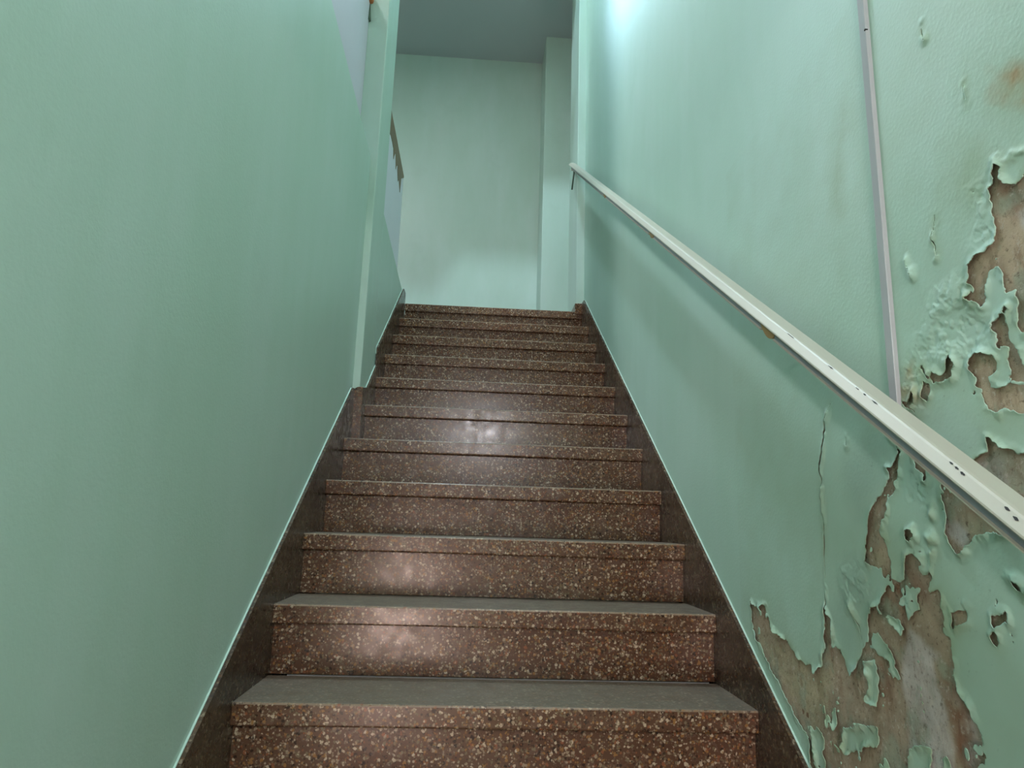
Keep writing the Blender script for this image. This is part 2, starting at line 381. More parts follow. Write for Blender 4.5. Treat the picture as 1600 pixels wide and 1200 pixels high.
# lower hall behind the camera
struct(box('floor_lower_hall', -2.2, .95, -7.6, -3.0, ZF - .1, ZF, M['floor']))
struct(box('ceiling_lower_hall', -2.2, .95, -7.6, -4.8, -.3, -.2, M['white']))
struct(box('wall_lower_end', -2.2, .95, -7.72, -7.6, ZF, -.2, M['white']))
struct(box('wall_lower_left', -2.32, -2.2, -7.6, -4.25, ZF, -.2, M['paint']))
struct(box('wall_lower_front', -2.2, WL - .10, -4.37, -4.25, ZF, -.2, M['paint']))
struct(box('wall_right_lower_hall', WR, WR + .12, -7.6, -4.8, ZF, -.2, M['paint']))
PATCH = {
 'hole': [
  [(-3286,-835),(-3280,-854),(-3271,-870),(-3273,-889),(-3268,-902),(-3275,-914),(-3279,-931),(-3271,-941),(-3263,-947),(-3251,-950),(-3241,-951),(-3232,-956),(-3223,-954),(-3224,-960),(-3222,-970),(-3217,-973),(-3222,-987),(-3219,-993),(-3212,-997),(-3220,-1005),(-3228,-1008),(-3233,-1014),(-3238,-1015),(-3245,-1005),(-3248,-994),(-3248,-983),(-3253,-975),(-3262,-972),(-3270,-976),(-3275,-982),(-3276,-997),(-3278,-1010),(-3293,-1015),(-3292,-1036),(-3289,-1060),(-3296,-1070),(-3332,-1080),(-3364,-871),(-3330,-851),(-3312,-846),(-3299,-848)],
  [(-3279,-1031),(-3272,-1036),(-3260,-1040),(-3253,-1051),(-3253,-1066),(-3255,-1076),(-3265,-1083),(-3267,-1097),(-3272,-1114),(-3269,-1126),(-3287,-1132),(-3322,-1146),(-3325,-1124),(-3291,-1107),(-3286,-1090),(-3280,-1074),(-3275,-1062),(-3276,-1048)],
  [(-3206,-1078),(-3216,-1076),(-3235,-1078),(-3245,-1086),(-3248,-1094),(-3244,-1106),(-3234,-1112),(-3237,-1125),(-3249,-1130),(-3261,-1129),(-3267,-1119),(-3268,-1125),(-3287,-1130),(-3323,-1139),(-3317,-1175),(-3279,-1164),(-3270,-1160),(-3254,-1155),(-3242,-1160),(-3232,-1157),(-3222,-1149),(-3217,-1136),(-3215,-1126),(-3210,-1107),(-3205,-1093)],
  [(-3166,-1056),(-3181,-1076),(-3181,-1080),(-3173,-1095),(-3166,-1099),(-3154,-1093),(-3161,-1071)],
  [(-3106,-1070),(-3114,-1083),(-3132,-1085),(-3145,-1090),(-3153,-1097),(-3130,-1097),(-3117,-1091)],
  [(-3099,-1074),(-3103,-1081),(-3112,-1090),(-3122,-1098),(-3121,-1107),(-3119,-1117),(-3113,-1121),(-3107,-1116),(-3103,-1108),(-3102,-1098),(-3102,-1086)],
  [(-3052,-1115),(-3058,-1111),(-3070,-1112),(-3078,-1109),(-3084,-1102),(-3089,-1096),(-3089,-1103),(-3086,-1115),(-3078,-1123),(-3084,-1130),(-3092,-1139),(-3082,-1134),(-3068,-1126)],
  [(-3217,-1185),(-3225,-1188),(-3232,-1195),(-3239,-1198),(-3251,-1205),(-3263,-1209),(-3275,-1214),(-3310,-1220),(-3301,-1284),(-3254,-1283),(-3236,-1306),(-3216,-1309),(-3198,-1313),(-3178,-1317),(-3164,-1323),(-3156,-1334),(-3149,-1337),(-3143,-1327),(-3133,-1318),(-3127,-1310),(-3130,-1294),(-3128,-1277),(-3121,-1266),(-3123,-1242),(-3150,-1238),(-3176,-1227),(-3192,-1216),(-3213,-1211),(-3219,-1206),(-3218,-1195)],
  [(-3070,-1197),(-3073,-1215),(-3084,-1226),(-3090,-1235),(-3096,-1236),(-3097,-1228),(-3094,-1216),(-3087,-1203)],
  [(-3015,-1163),(-3030,-1176),(-3036,-1188),(-3031,-1198),(-3021,-1207),(-3002,-1209),(-3004,-1216),(-2999,-1227),(-2993,-1241),(-2984,-1250),(-2969,-1259),(-2959,-1270),(-2948,-1294),(-2936,-1320),(-2926,-1343),(-2921,-1360),(-2939,-1367),(-2963,-1372),(-2970,-1384),(-2995,-1382),(-2991,-1365),(-2986,-1329),(-2973,-1311),(-2978,-1296),(-2993,-1276),(-2993,-1264),(-3008,-1251),(-3021,-1242),(-3029,-1226),(-3030,-1207),(-3040,-1194),(-3035,-1175),(-3020,-1162)],
  [(-3039,-1306),(-3051,-1305),(-3056,-1315),(-3050,-1326),(-3043,-1320),(-3040,-1312)],
  [(-3088,-1318),(-3096,-1312),(-3101,-1318),(-3098,-1326),(-3090,-1326)],
  [(-3032,-1348),(-3041,-1342),(-3057,-1340),(-3067,-1346),(-3069,-1355),(-3061,-1364),(-3066,-1369),(-3079,-1367),(-3087,-1357),(-3088,-1336),(-3097,-1333),(-3096,-1341),(-3091,-1351),(-3087,-1375),(-3074,-1389),(-3079,-1397),(-3098,-1388),(-3106,-1396),(-3105,-1416),(-3109,-1438),(-3113,-1452),(-3114,-1477),(-3114,-1497),(-3119,-1512),(-3130,-1523),(-3143,-1532),(-3144,-1545),(-3153,-1558),(-3159,-1569),(-3151,-1629),(-2706,-1787),(-2693,-1698),(-2669,-1688),(-2632,-1665),(-2598,-1640),(-2556,-1612),(-2490,-1568),(-2448,-1534),(-2443,-1475),(-2471,-1482),(-2523,-1475),(-2534,-1495),(-2551,-1519),(-2589,-1531),(-2624,-1537),(-2645,-1548),(-2675,-1564),(-2708,-1565),(-2730,-1570),(-2755,-1556),(-2760,-1534),(-2773,-1520),(-2776,-1478),(-2787,-1462),(-2796,-1466),(-2799,-1489),(-2803,-1515),(-2814,-1511),(-2832,-1524),(-2840,-1540),(-2855,-1552),(-2867,-1543),(-2881,-1525),(-2899,-1502),(-2913,-1484),(-2917,-1469),(-2917,-1454),(-2929,-1442),(-2948,-1430),(-2962,-1421),(-2965,-1409),(-2975,-1395),(-2986,-1380),(-2999,-1380),(-3009,-1384),(-3023,-1378),(-3028,-1365)],
  [(-3118,-1414),(-3128,-1410),(-3151,-1408),(-3152,-1424),(-3135,-1430),(-3122,-1439),(-3119,-1428)],
  [(-3197,-1413),(-3205,-1408),(-3218,-1407),(-3220,-1415),(-3212,-1422),(-3201,-1422)],
  [(-3192,-1438),(-3201,-1432),(-3202,-1442),(-3198,-1450),(-3195,-1445)],
  [(-3228,-1361),(-3237,-1364),(-3251,-1373),(-3286,-1380),(-3284,-1391),(-3249,-1380),(-3233,-1371)],
 ],
 'flake': [
  [(-3008,-1418),(-3017,-1410),(-3054,-1391),(-3062,-1387),(-3056,-1395),(-3016,-1417)],
  [(-3023,-1418),(-3052,-1409),(-3052,-1418),(-3035,-1433),(-3026,-1446),(-3022,-1432)],
  [(-2957,-1428),(-2970,-1437),(-3005,-1439),(-3016,-1450),(-3010,-1462),(-2999,-1458),(-2986,-1454),(-2981,-1442),(-2959,-1438)],
  [(-2919,-1493),(-2930,-1474),(-2943,-1470),(-2955,-1482),(-2983,-1484),(-2988,-1496),(-2991,-1509),(-2983,-1521),(-2974,-1517),(-2972,-1509),(-2947,-1503),(-2931,-1498)],
  [(-2906,-1525),(-2925,-1514),(-2933,-1522),(-2932,-1554),(-2928,-1583),(-2916,-1586),(-2898,-1581),(-2910,-1559)],
  [(-2823,-1642),(-2865,-1626),(-2929,-1613),(-2921,-1642),(-2898,-1653),(-2860,-1664),(-2821,-1693),(-2810,-1679)],
  [(-2706,-1685),(-2733,-1664),(-2748,-1671),(-2750,-1729),(-2747,-1772),(-2719,-1782),(-2713,-1730)],
  [(-3000,-1624),(-3031,-1609),(-3054,-1608),(-3050,-1665),(-2991,-1686)],
  [(-2787,-1623),(-2797,-1618),(-2799,-1636),(-2791,-1661),(-2786,-1650)],
  [(-3302,-848),(-3310,-846),(-3321,-844),(-3335,-846),(-3331,-871),(-3320,-880),(-3313,-885),(-3306,-883),(-3298,-869),(-3295,-856)],
 ],
 'crack': [
  [(-2843,-1080),(-2823,-1111),(-2805,-1157),(-2793,-1198),(-2792,-1252),(-2795,-1300),(-2788,-1358),(-2789,-1392),(-2782,-1450),(-2787,-1466)],
  [(-2889,-1146),(-2890,-1162)],
  [(-3103,-1272),(-3102,-1286)],
  [(-3166,-853),(-3158,-890),(-3164,-917)],
  [(-3180,-544),(-3180,-561),(-3184,-576)],
  [(-3248,-696),(-3246,-729)],
  [(-1821,-374),(-1833,-441)],
  [(-873,273),(-889,196)],
  [(-2869,-1434),(-2893,-1477),(-2900,-1497)],
  [(-3097,-895),(-3099,-909),(-3108,-926)],
 ],
 'grey': [
  [(-3023,-1453),(-3052,-1455),(-3091,-1470),(-3091,-1487),(-3081,-1493),(-3080,-1521),(-3092,-1552),(-3095,-1598),(-3091,-1650),(-3022,-1675),(-3000,-1623),(-3001,-1583),(-2996,-1540),(-3004,-1506)],
  [(-3127,-1292),(-3148,-1294),(-3168,-1305),(-3165,-1319),(-3150,-1326),(-3136,-1317),(-3127,-1309)],
  [(-3200,-1221),(-3234,-1215),(-3241,-1236),(-3259,-1253),(-3229,-1251)],
  [(-3308,-917),(-3355,-932),(-3350,-961),(-3309,-936)],
 ],
 'rust': [
  [(-2933,-1509),(-2949,-1504),(-2960,-1524),(-2969,-1541),(-2964,-1570),(-2927,-1590),(-2916,-1599)],
  [(-3095,-1513),(-3113,-1514),(-3126,-1530),(-3131,-1553),(-3137,-1574),(-3134,-1635),(-3097,-1648),(-3100,-1585),(-3096,-1546)],
  [(-3285,-845),(-3295,-851),(-3296,-872),(-3313,-894),(-3324,-891),(-3315,-920),(-3300,-930),(-3295,-924),(-3297,-894),(-3281,-868)],
  [(-3075,-1207),(-3098,-1226),(-3095,-1237),(-3084,-1227)],
  [(-3125,-1242),(-3142,-1247),(-3181,-1274),(-3201,-1294),(-3178,-1292),(-3132,-1273)],
  [(-2977,-1383),(-3034,-1374),(-3061,-1395),(-3011,-1432),(-2962,-1428)],
 ],
 'olive': [
  [(-2459,-1536),(-2644,-1552),(-2731,-1576),(-2792,-1547),(-2759,-1641),(-2707,-1677),(-2620,-1641),(-2536,-1597)],
  [(-3156,-1282),(-3190,-1294),(-3210,-1306),(-3181,-1316),(-3159,-1303)],
  [(-2928,-1341),(-2966,-1339),(-2970,-1374),(-2936,-1365)],
 ],
 'tan': [
  [(-3268,-902),(-3322,-899),(-3357,-916),(-3332,-1080),(-3288,-1060),(-3280,-1012),(-3270,-976),(-3220,-1004),(-3222,-968)],
  [(-3207,-1072),(-3249,-1084),(-3287,-1132),(-3282,-1166),(-3222,-1152)],
  [(-3118,-1414),(-3151,-1408),(-3152,-1424),(-3122,-1439)],
 ],
 'white': [
  [(-3084,-1520),(-3121,-1524),(-3148,-1537),(-3150,-1563),(-3146,-1631),(-3110,-1644),(-3126,-1569),(-3113,-1542)],
  [(-2885,-1417),(-2905,-1389),(-2919,-1352),(-2868,-1365),(-2871,-1418)],
 ],
 'pstain_olive': [
  [(-2942,-519),(-2975,-515),(-2976,-594),(-2947,-615),(-2916,-727),(-2896,-705),(-2906,-618)],
  [(-3296,-707),(-3314,-713),(-3382,-758),(-3370,-833),(-3308,-789),(-3284,-769)],
  [(-3192,-760),(-3275,-791),(-3274,-837),(-3249,-888),(-3178,-854)],
  [(-2984,-1329),(-3010,-1318),(-3029,-1356),(-3018,-1380),(-2996,-1367)],
  [(-3211,-1150),(-3282,-1166),(-3279,-1185),(-3225,-1169)],
  [(-3070,-1057),(-3095,-1061),(-3095,-1093),(-3066,-1087)],
 ],
 'pstain_grey': [
  [(-2880,-1188),(-2943,-1161),(-2987,-1177),(-2969,-1248),(-2919,-1278),(-2882,-1255)],
  [(-2803,-1458),(-2887,-1448),(-2901,-1486),(-2855,-1545),(-2819,-1510)],
  [(-2868,-1365),(-2944,-1371),(-2935,-1437),(-2826,-1450)],
 ],
 'pstain_tan': [
  [(-3298,-712),(-3323,-726),(-3381,-765),(-3372,-822),(-3320,-783),(-3296,-749)],
  [(-3061,-1060),(-3085,-1059),(-3087,-1081),(-3064,-1086)],
  [(-3018,-1077),(-3116,-1102),(-3111,-1134),(-3068,-1127)],
 ],
 'wrinkle': [
  [(-3116,-999),(-3164,-956),(-3219,-976),(-3230,-1016),(-3260,-1043),(-3233,-1078),(-3159,-1087),(-3079,-1049)],
  [(-3062,-1055),(-3108,-1056),(-3110,-1143),(-3067,-1132)],
  [(-3055,-1223),(-3097,-1235),(-3078,-1271),(-3042,-1261)],
  [(-2836,-1367),(-2936,-1361),(-2944,-1440),(-2847,-1453)],
  [(-3231,-851),(-3270,-862),(-3269,-907),(-3274,-945),(-3242,-940)],
  [(-2855,-1545),(-2896,-1527),(-2912,-1611),(-2824,-1635)],
 ],
}

# ------------------------------------------------------------------ right wall with its peeling paint
def fbm(Y, Z, cell, seed, octaves=3, gain=0.5):
    """smooth value noise on metre coordinates, range about -1..1"""
    out = np.zeros_like(Y)
    amp, tot = 1.0, 0.0
    for o in range(octaves):
        r = np.random.default_rng(seed + 31 * o)
        T = r.uniform(-1, 1, (256, 256))
        u, v = Y / cell + 500.3, Z / cell + 500.7
        i, j = np.floor(u).astype(int), np.floor(v).astype(int)
        a, b = u - i, v - j
        a, b = a * a * (3 - 2 * a), b * b * (3 - 2 * b)
        g = lambda p, q: T[(i + p) % 256, (j + q) % 256]
        out += amp * ((g(0, 0) * (1 - a) + g(1, 0) * a) * (1 - b) + (g(0, 1) * (1 - a) + g(1, 1) * a) * b)
        tot += amp
        amp *= gain
        cell *= 0.5
    return out / tot * 1.5

def poly_sd(Y, Z, poly, far=0.12):
    """signed distance, positive inside, clipped at -far"""
    P = np.array(poly) / 1000.0
    out = np.full(Y.shape, -far)
    lo, hi = P.min(0) - far, P.max(0) + far
    k = (Y > lo[0]) & (Y < hi[0]) & (Z > lo[1]) & (Z < hi[1])
    y, z = Y[k], Z[k]
    if not len(y):
        return out
    d2 = np.full(y.shape, far * far)
    ins = np.zeros(y.shape, bool)
    for (ay, az), (by, bz) in zip(P, np.roll(P, -1, 0)):
        ey, ez = by - ay, bz - az
        t = np.clip(((y - ay) * ey + (z - az) * ez) / (ey * ey + ez * ez + 1e-12), 0, 1)
        d2 = np.minimum(d2, (y - ay - t * ey) ** 2 + (z - az - t * ez) ** 2)
        if az != bz:
            ins ^= ((az > z) != (bz > z)) & (y < ey * (z - az) / (bz - az) + ay)
    out[k] = np.where(ins, np.sqrt(d2), -np.sqrt(d2))
    return out

def line_d(Y, Z, pts):
    d2 = np.full(Y.shape, 1.0)
    P = np.array(pts) / 1000.0
    for (ay, az), (by, bz) in zip(P[:-1], P[1:]):
        ey, ez = by - ay, bz - az
        t = np.clip(((Y - ay) * ey + (Z - az) * ez) / (ey * ey + ez * ez + 1e-12), 0, 1)
        d2 = np.minimum(d2, (Y - ay - t * ey) ** 2 + (Z - az - t * ez) ** 2)
    return np.sqrt(d2)

def soft(Y, Z, polys, blur, seed, amp=0.012):
    s = np.full(Y.shape, -0.12)
    for p in polys:
        s = np.maximum(s, poly_sd(Y, Z, p))
    s = s + amp * fbm(Y, Z, 0.05, seed, 4)
    return np.clip(s / blur + 0.5, 0, 1)

Y0, Y1, Z0, Z1 = -3.80, -2.38, -1.86, -0.36      # the damp part of the wall
def outer_rects():
    yA, yB, zA, zB = -4.8, -0.0, ZF, ZT
    return [(yA, Y0, zA, zB), (Y1, yB, zA, zB), (Y0, Y1, zA, Z0), (Y0, Y1, Z1, zB)]

def mesh_np(name, V, F, mats, parent=None, attr=None, smooth=True):
    me = bpy.data.meshes.new(name)
    me.vertices.add(len(V))
    me.vertices.foreach_set('co', V.astype(np.float32).ravel())
    n = F.shape[1]
    me.loops.add(F.size)
    me.loops.foreach_set('vertex_index', F.astype(np.int32).ravel())
    me.polygons.add(len(F))
    me.polygons.foreach_set('loop_start', np.arange(0, F.size, n, dtype=np.int32))
    me.polygons.foreach_set('use_smooth', np.full(len(F), smooth))
    me.update(calc_edges=True)
    me.validate()
    if attr is not None:
        a = me.color_attributes.new(attr[0], 'FLOAT_COLOR', 'POINT')
        a.data.foreach_set('color', attr[1].astype(np.float32).ravel())
    return link(name, me, mats, parent)

def plates(t):
    """terraced height: overlapping scales of loose paint"""
    t = t + 6.0
    fl = np.floor(t)
    fr = np.clip((t - fl) / 0.18, 0, 1)
    return fl + fr * fr * (3 - 2 * fr) - 6.0 + 1.2 - 0.55 * (t - fl)

def build_right_wall():
    # bare plaster, 3 mm behind the paint
    st = 0.005
    ys, zs = np.arange(Y0, Y1 + st / 2, st), np.arange(Z0, Z1 + st / 2, st)
    Y, Z = np.meshgrid(ys, zs, indexing='ij')
    col = np.zeros(Y.shape + (4,))
    lin = lambda r, g, b: np.array(srgb(r, g, b))
    col[:] = lin(168, 153, 131)
    for key, c, bl, sd in (('tan', lin(186, 168, 143), .03, 11), ('olive', lin(176, 168, 138), .03, 12), ('rust', lin(128, 86, 60), .025, 13),
                           ('grey', lin(200, 196, 192), .012, 14), ('white', lin(186, 178, 174), .02, 15)):
        k = soft(Y, Z, PATCH[key], bl, sd)
        if key in ('rust', 'white'):
            k = k * np.clip(0.75 + 0.7 * fbm(Y, Z, 0.02, sd + 50, 3), 0, 1)
        col = col * (1 - k[..., None]) + c * k[..., None]
    k = np.clip((fbm(Y, Z, 0.07, 141, 4, 0.6) - 0.25) * 2.2, 0, 0.7)
    col = col * (1 - k[..., None]) + lin(150, 166, 146) * k[..., None]
    col *= (1 + 0.22 * fbm(Y, Z, 0.03, 21, 4))[..., None]
    col[..., 3] = 1
    X = np.full(Y.shape, WR + .0032) - 0.0008 * np.clip(plates(fbm(Y, Z, 0.08, 5, 5, 0.6) * 2.0), -2, 2)
    edge = np.minimum(np.minimum(Y - Y0, Y1 - Y), np.minimum(Z - Z0, Z1 - Z))
    X = np.where(edge < 1e-6, WR + .003, X)
    ny, nz = Y.shape
    idx = np.arange(ny * nz).reshape(ny, nz)
    F = np.stack([idx[:-1, :-1], idx[:-1, 1:], idx[1:, 1:], idx[1:, :-1]], -1).reshape(-1, 4)
    V = np.stack([X, Y, Z], -1).reshape(-1, 3)
    colv = col.reshape(-1, 4)
    for (a, b, c, d) in outer_rects():
        n0 = len(V)
        V = np.vstack([V, [(WR + .003, a, c), (WR + .003, a, d), (WR + .003, b, d), (WR + .003, b, c)]])
        F = np.vstack([F, [[n0, n0 + 1, n0 + 2, n0 + 3]]])
        colv = np.vstack([colv, np.tile(lin(142, 118, 96), (4, 1))])
    # body of the wall behind the face
    n0 = len(V)
    V = np.vstack([V, [(x, y, z) for x in (WR + .0035, WR + .12) for y in (-4.8, 0.0) for z in (ZF, ZT)]])
    for q in ((0, 1, 3, 2), (4, 6, 7, 5), (0, 4, 5, 1), (2, 3, 7, 6), (0, 2, 6, 4), (1, 5, 7, 3)):
        F = np.vstack([F, [[n0 + i for i in q]]])
    colv = np.vstack([colv, np.tile(lin(142, 118, 96), (8, 1))])
    wall = mesh_np('wall_right', V, F, M['plaster'], attr=('damp', colv))
    struct(wall)

    # the paint skin
    st = 0.0025
    ny, nz = int(round((Y1 - Y0) / st)) + 1, int(round((Z1 - Z0) / st)) + 1
    ys, zs = np.linspace(Y0, Y1, ny), np.linspace(Z0, Z1, nz)
    Y, Z = np.meshgrid(ys, zs, indexing='ij')
    hole = np.full(Y.shape, -0.12)
    for p in PATCH['hole']:
        hole = np.maximum(hole, poly_sd(Y, Z, p))
    # the damage goes on nearer the camera, outside the picture
    away = np.clip((-3.385 - Y) / 0.04, 0, 1) * np.clip((Y + 3.74) / 0.08, 0, 1) * np.clip((-0.62 - Z) / 0.1, 0, 1) * np.clip((Z + 1.80) / 0.08, 0, 1)
    hole = np.maximum(hole, 0.05 * (fbm(Y, Z * 0.7, 0.16, 161, 4, 0.6) - 0.25) * away - 0.02 * (1 - away))
    f = -hole
    for p in PATCH['flake']:
        f = np.maximum(f, poly_sd(Y, Z, p))
    # scattered crumbs of paint still clinging inside the big bare area
    low = np.clip((-1.28 - Z) / 0.08, 0, 1)
    crumb = 0.014 * (fbm(Y, Z * 0.6, 0.045, 131, 4, 0.6) - 0.80 - 0.35 * (1 - low))
    crumb = np.maximum(crumb, 0.009 * (fbm(Y, Z * 0.7, 0.02, 137, 3, 0.6) - 0.92 - 0.3 * (1 - low)))
    f = np.maximum(f, np.minimum(crumb, 0.02))
    near = np.clip(1 - np.abs(f) / 0.03, 0, 1)
    f = f + near * (0.0036 * fbm(Y, Z, 0.03, 2, 2) + 0.0042 * fbm(Y, Z, 0.014, 3, 3, 0.65) + 0.0014 * fbm(Y, Z, 0.005, 9, 2))
    for p in PATCH['crack']:
        if min(q[0] for q in p) > Y1 * 1000 or max(q[1] for q in p) > Z1 * 1000 + 60:
            continue
        wdt = (0.0016 + 0.0016 * fbm(Y, Z, 0.03, 77, 2)) * (1.0 if len(p) > 6 else 0.45)
        f = np.minimum(f, line_d(Y + 0.003 * fbm(Y, Z, 0.03, 41, 3), Z, p) - np.clip(wdt, 0.0002, 0.004))
    f_geo = f.copy()
    # pock marks round the holes
    damp = soft(Y, Z, PATCH['hole'], 0.22, 61, 0.02)
    pock = 0.006 * (fbm(Y, Z, 0.02, 91, 3, 0.6) - 1.02)
    f = np.where(damp > 0.35, np.minimum(f, -pock * 1.0), f)
    rim = np.minimum(np.minimum(Y - Y0, Y1 - Y), np.minimum(Z - Z0, Z1 - Z))
    f = np.where(rim < 0.006, np.maximum(f, 0.01), f)
    # relief: lifted curling edges, wrinkles, blisters
    A = 0.0022 + 0.0062 * fbm(Y, Z, 0.035, 17, 3, 0.6)
    A = np.clip(A, 0.0003, 0.009)
    d = np.clip(f_geo, 0, 1)
    lift = A * np.clip(1 - d / 0.013, 0, 1) ** 1.7
    wr = soft(Y, Z, PATCH['wrinkle'], 0.03, 33)
    lift = lift + wr * plates(fbm(Y, Z, 0.05, 55, 5, 0.62) * 3.0) * 0.0011
    lift = lift + damp * 0.0006 * np.clip(fbm(Y, Z, 0.05, 71, 4, 0.6), 0, 1)
    lift = np.where(rim < 0.01, 0, lift)
    X = WR - lift
    stain = np.zeros(Y.shape + (4,))
    edge_tint = np.exp(-d / 0.012) * np.clip(0.35 + 0.5 * fbm(Y, Z, 0.05, 81, 3), 0, 0.8)
    stain[..., 0] = np.clip(0.34 * soft(Y, Z, PATCH['pstain_olive'], 0.06, 62) * (0.8 + 0.4 * fbm(Y, Z, 0.04, 63, 3)) + 0.55 * edge_tint + 0.30 * damp * np.clip(0.5 + 0.8 * fbm(Y, Z, 0.12, 151, 4, 0.6), 0, 1), 0, 1)
    stain[..., 1] = np.clip(0.26 * soft(Y, Z, PATCH['pstain_grey'], 0.06, 64), 0, 1)
    stain[..., 2] = np.clip(0.85 * soft(Y, Z, PATCH['pstain_tan'], 0.020, 65) * (0.7 + 0.6 * fbm(Y, Z, 0.025, 66, 3)), 0, 1)
    stain[..., 3] = np.clip(damp * 1.2, 0, 1)

    # marching triangles
    idx = np.arange(ny * nz).reshape(ny, nz)
    q = [idx[:-1, :-1].ravel(), idx[:-1, 1:].ravel(), idx[1:, 1:].ravel(), idx[1:, :-1].ravel()]
    T = np.vstack([np.stack([q[0], q[1], q[2]], 1), np.stack([q[0], q[2], q[3]], 1)])
    fv = f.ravel()
    pos = fv[T] > 0
    cnt = pos.sum(1)
    P = np.stack([X, Y, Z], -1).reshape(-1, 3)
    SA = stain.reshape(-1, 4)
    tris = [T[cnt == 3]]
    edges = {}
    newP, newS = [], []
    ka, kb = [], []
    def roll(T2, p2, want):
        s = np.argmax(p2 == want, 1)
        r = np.arange(len(T2))
        return np.stack([T2[r, s], T2[r, (s + 1) % 3], T2[r, (s + 2) % 3]], 1)
    one = roll(T[cnt == 1], pos[cnt == 1], True)        # a inside, b c outside
    two = roll(T[cnt == 2], pos[cnt == 2], False)       # a outside, b c inside
    ea = np.concatenate([one[:, 0], one[:, 0], two[:, 1], two[:, 2]])
    eb = np.concatenate([one[:, 1], one[:, 2], two[:, 0], two[:, 0]])
    key = ea.astype(np.int64) * (ny * nz) + eb
    uk, inv = np.unique(key, return_inverse=True)
    ua, ub = uk // (ny * nz), uk % (ny * nz)
    t = fv[ua] / (fv[ua] - fv[ub])
    CP = P[ua] * (1 - t)[:, None] + P[ub] * t[:, None]
    CS = SA[ua] * (1 - t)[:, None] + SA[ub] * t[:, None]
    nV = ny * nz
    inv = inv.ravel() + nV
    n1, n2 = len(one), len(two)
    i1b, i1c, i2b, i2c = inv[:n1], inv[n1:2 * n1], inv[2 * n1:2 * n1 + n2], inv[2 * n1 + n2:]
    tris.append(np.stack([one[:, 0], i1b, i1c], 1))
    tris.append(np.stack([two[:, 1], two[:, 2], i2c], 1))
    tris.append(np.stack([two[:, 1], i2c, i2b], 1))
    # cut edge of the skin: the contour stepped back toward the wall
    RP = CP.copy()
    RP[:, 0] += 0.0011
    off = len(CP)
    s1 = np.stack([i1b, i1c], 1)
    s2 = np.stack([i2c, i2b], 1)
    seg = np.vstack([s1, s2])
    tris.append(np.stack([seg[:, 0], seg[:, 0] + off, seg[:, 1]], 1))
    tris.append(np.stack([seg[:, 1], seg[:, 0] + off, seg[:, 1] + off], 1))
    AP = np.vstack([P, CP, RP])
    AS = np.vstack([SA, CS, CS])
    TT = np.vstack(tris)
    # connected pieces: label propagation over the grid vertices
    lab = np.arange(len(AP))
    while True:
        m = lab[TT].min(1)
        new = lab.copy()
        for k in range(3):
            np.minimum.at(new, TT[:, k], m)
        new = new[new]
        new = new[new]
        if (new == lab).all():
            break
        lab = new
    tl = lab[TT[:, 0]]
    names, counts = np.unique(tl, return_counts=True)
    order = np.argsort(-counts)
    for rank, oi in enumerate(order):
        if counts[oi] < 16:
            continue
        tt = TT[tl == names[oi]]
        u, inv2 = np.unique(tt, return_inverse=True)
        V, F, C4 = AP[u], inv2.reshape(-1, 3), AS[u]
        if rank == 0:
            for (a, b, c, dd) in outer_rects():
                n0 = len(V)
                V = np.vstack([V, [(WR, a, c), (WR, a, dd), (WR, b, dd), (WR, b, c)]])
                F = np.vstack([F, [[n0, n0 + 1, n0 + 2], [n0, n0 + 2, n0 + 3]]])
                C4 = np.vstack([C4, np.zeros((4, 4))])
        o = mesh_np('paint_coat' if rank == 0 else 'paint_flake', V, F, M['paint_old'], wall, ('stain', C4))
    print('paint pieces', len(names), 'tris', len(TT))
    return wall
WALL_R = build_right_wall()

# ------------------------------------------------------------------ skirting along the flight
def skirting(name, pts, xf, xw, green, parent=None):
    """stone slab with a thin bead of wall paint along its top against the wall"""
    sg = 1 if xw > xf else -1
    o = prism(name, pts, 'x', xf, xf + sg * .008, M['terrazzo_dark'], parent)
    top = [pts[i] for i in green] 
    bead = [(y, z + .0012) for y, z in top] + [(y, z - .03) for y, z in reversed(top)]
    prism('painted_edge', bead, 'x', xf + sg * .0082, xw + sg * .003, M['paint'], o if parent is None else parent)
    return o
pts = [(-4.25, SL * -4.25 + .088), (-.062, SL * -.062 + .097), (-.002, .058), (-.002, -.25), (-3.85, ZF), (-4.25, ZF)]
struct(skirting('baseboard_right', pts, XR, WR, (0, 1, 2)))
pts = [(-4.24, SL * -4.24 + .118), (-1.37, SL * -1.37 + .130), (-1.348, SL * -1.37 + .132), (-1.348, -1.25), (-2.0, -1.75), (-3.80, ZF), (-4.24, ZF)]
struct(skirting('baseboard_left', pts, XL, WL, (0, 1, 2)))
pts = [(-1.345, -.800), (-1.20, -.770), (-.982, -.622), (-.982, -1.0), (-1.345, -1.2)]
bp = struct(skirting('baseboard_pier', pts, XP, WP, (0, 1, 2)))
pts = [(-.985, -.540), (-.108, .055), (-.015, .062), (-.015, -.25), (-.985, -.95)]
skirting('upper_slab', pts, XP - .001, WP, (0, 1, 2), bp)
pts = [(XL - .004, -1.05), (XL - .004, -.812), (XL + .004, -.802), (XL + .012, -.798), (XP + .002, -.796), (XP + .002, -1.05)]
prism('front_slab', pts, 'y', -1.350, -1.333, M['terrazzo'], bp)
bl = box('baseboard_landing', .604, .80, -.014, .37, -.02, .050, M['terrazzo'], bev=.003)
struct(bl)

# ------------------------------------------------------------------ staircase
st = tag(empty('staircase', (0.085, -4.0, ZF)), 'flight of speckled brown terrazzo stair steps climbing between green walls', 'staircase')
st_inv = Matrix.Translation(-Vector(st.location))

def put(o):
    o.matrix_parent_inverse = st_inv
    return o

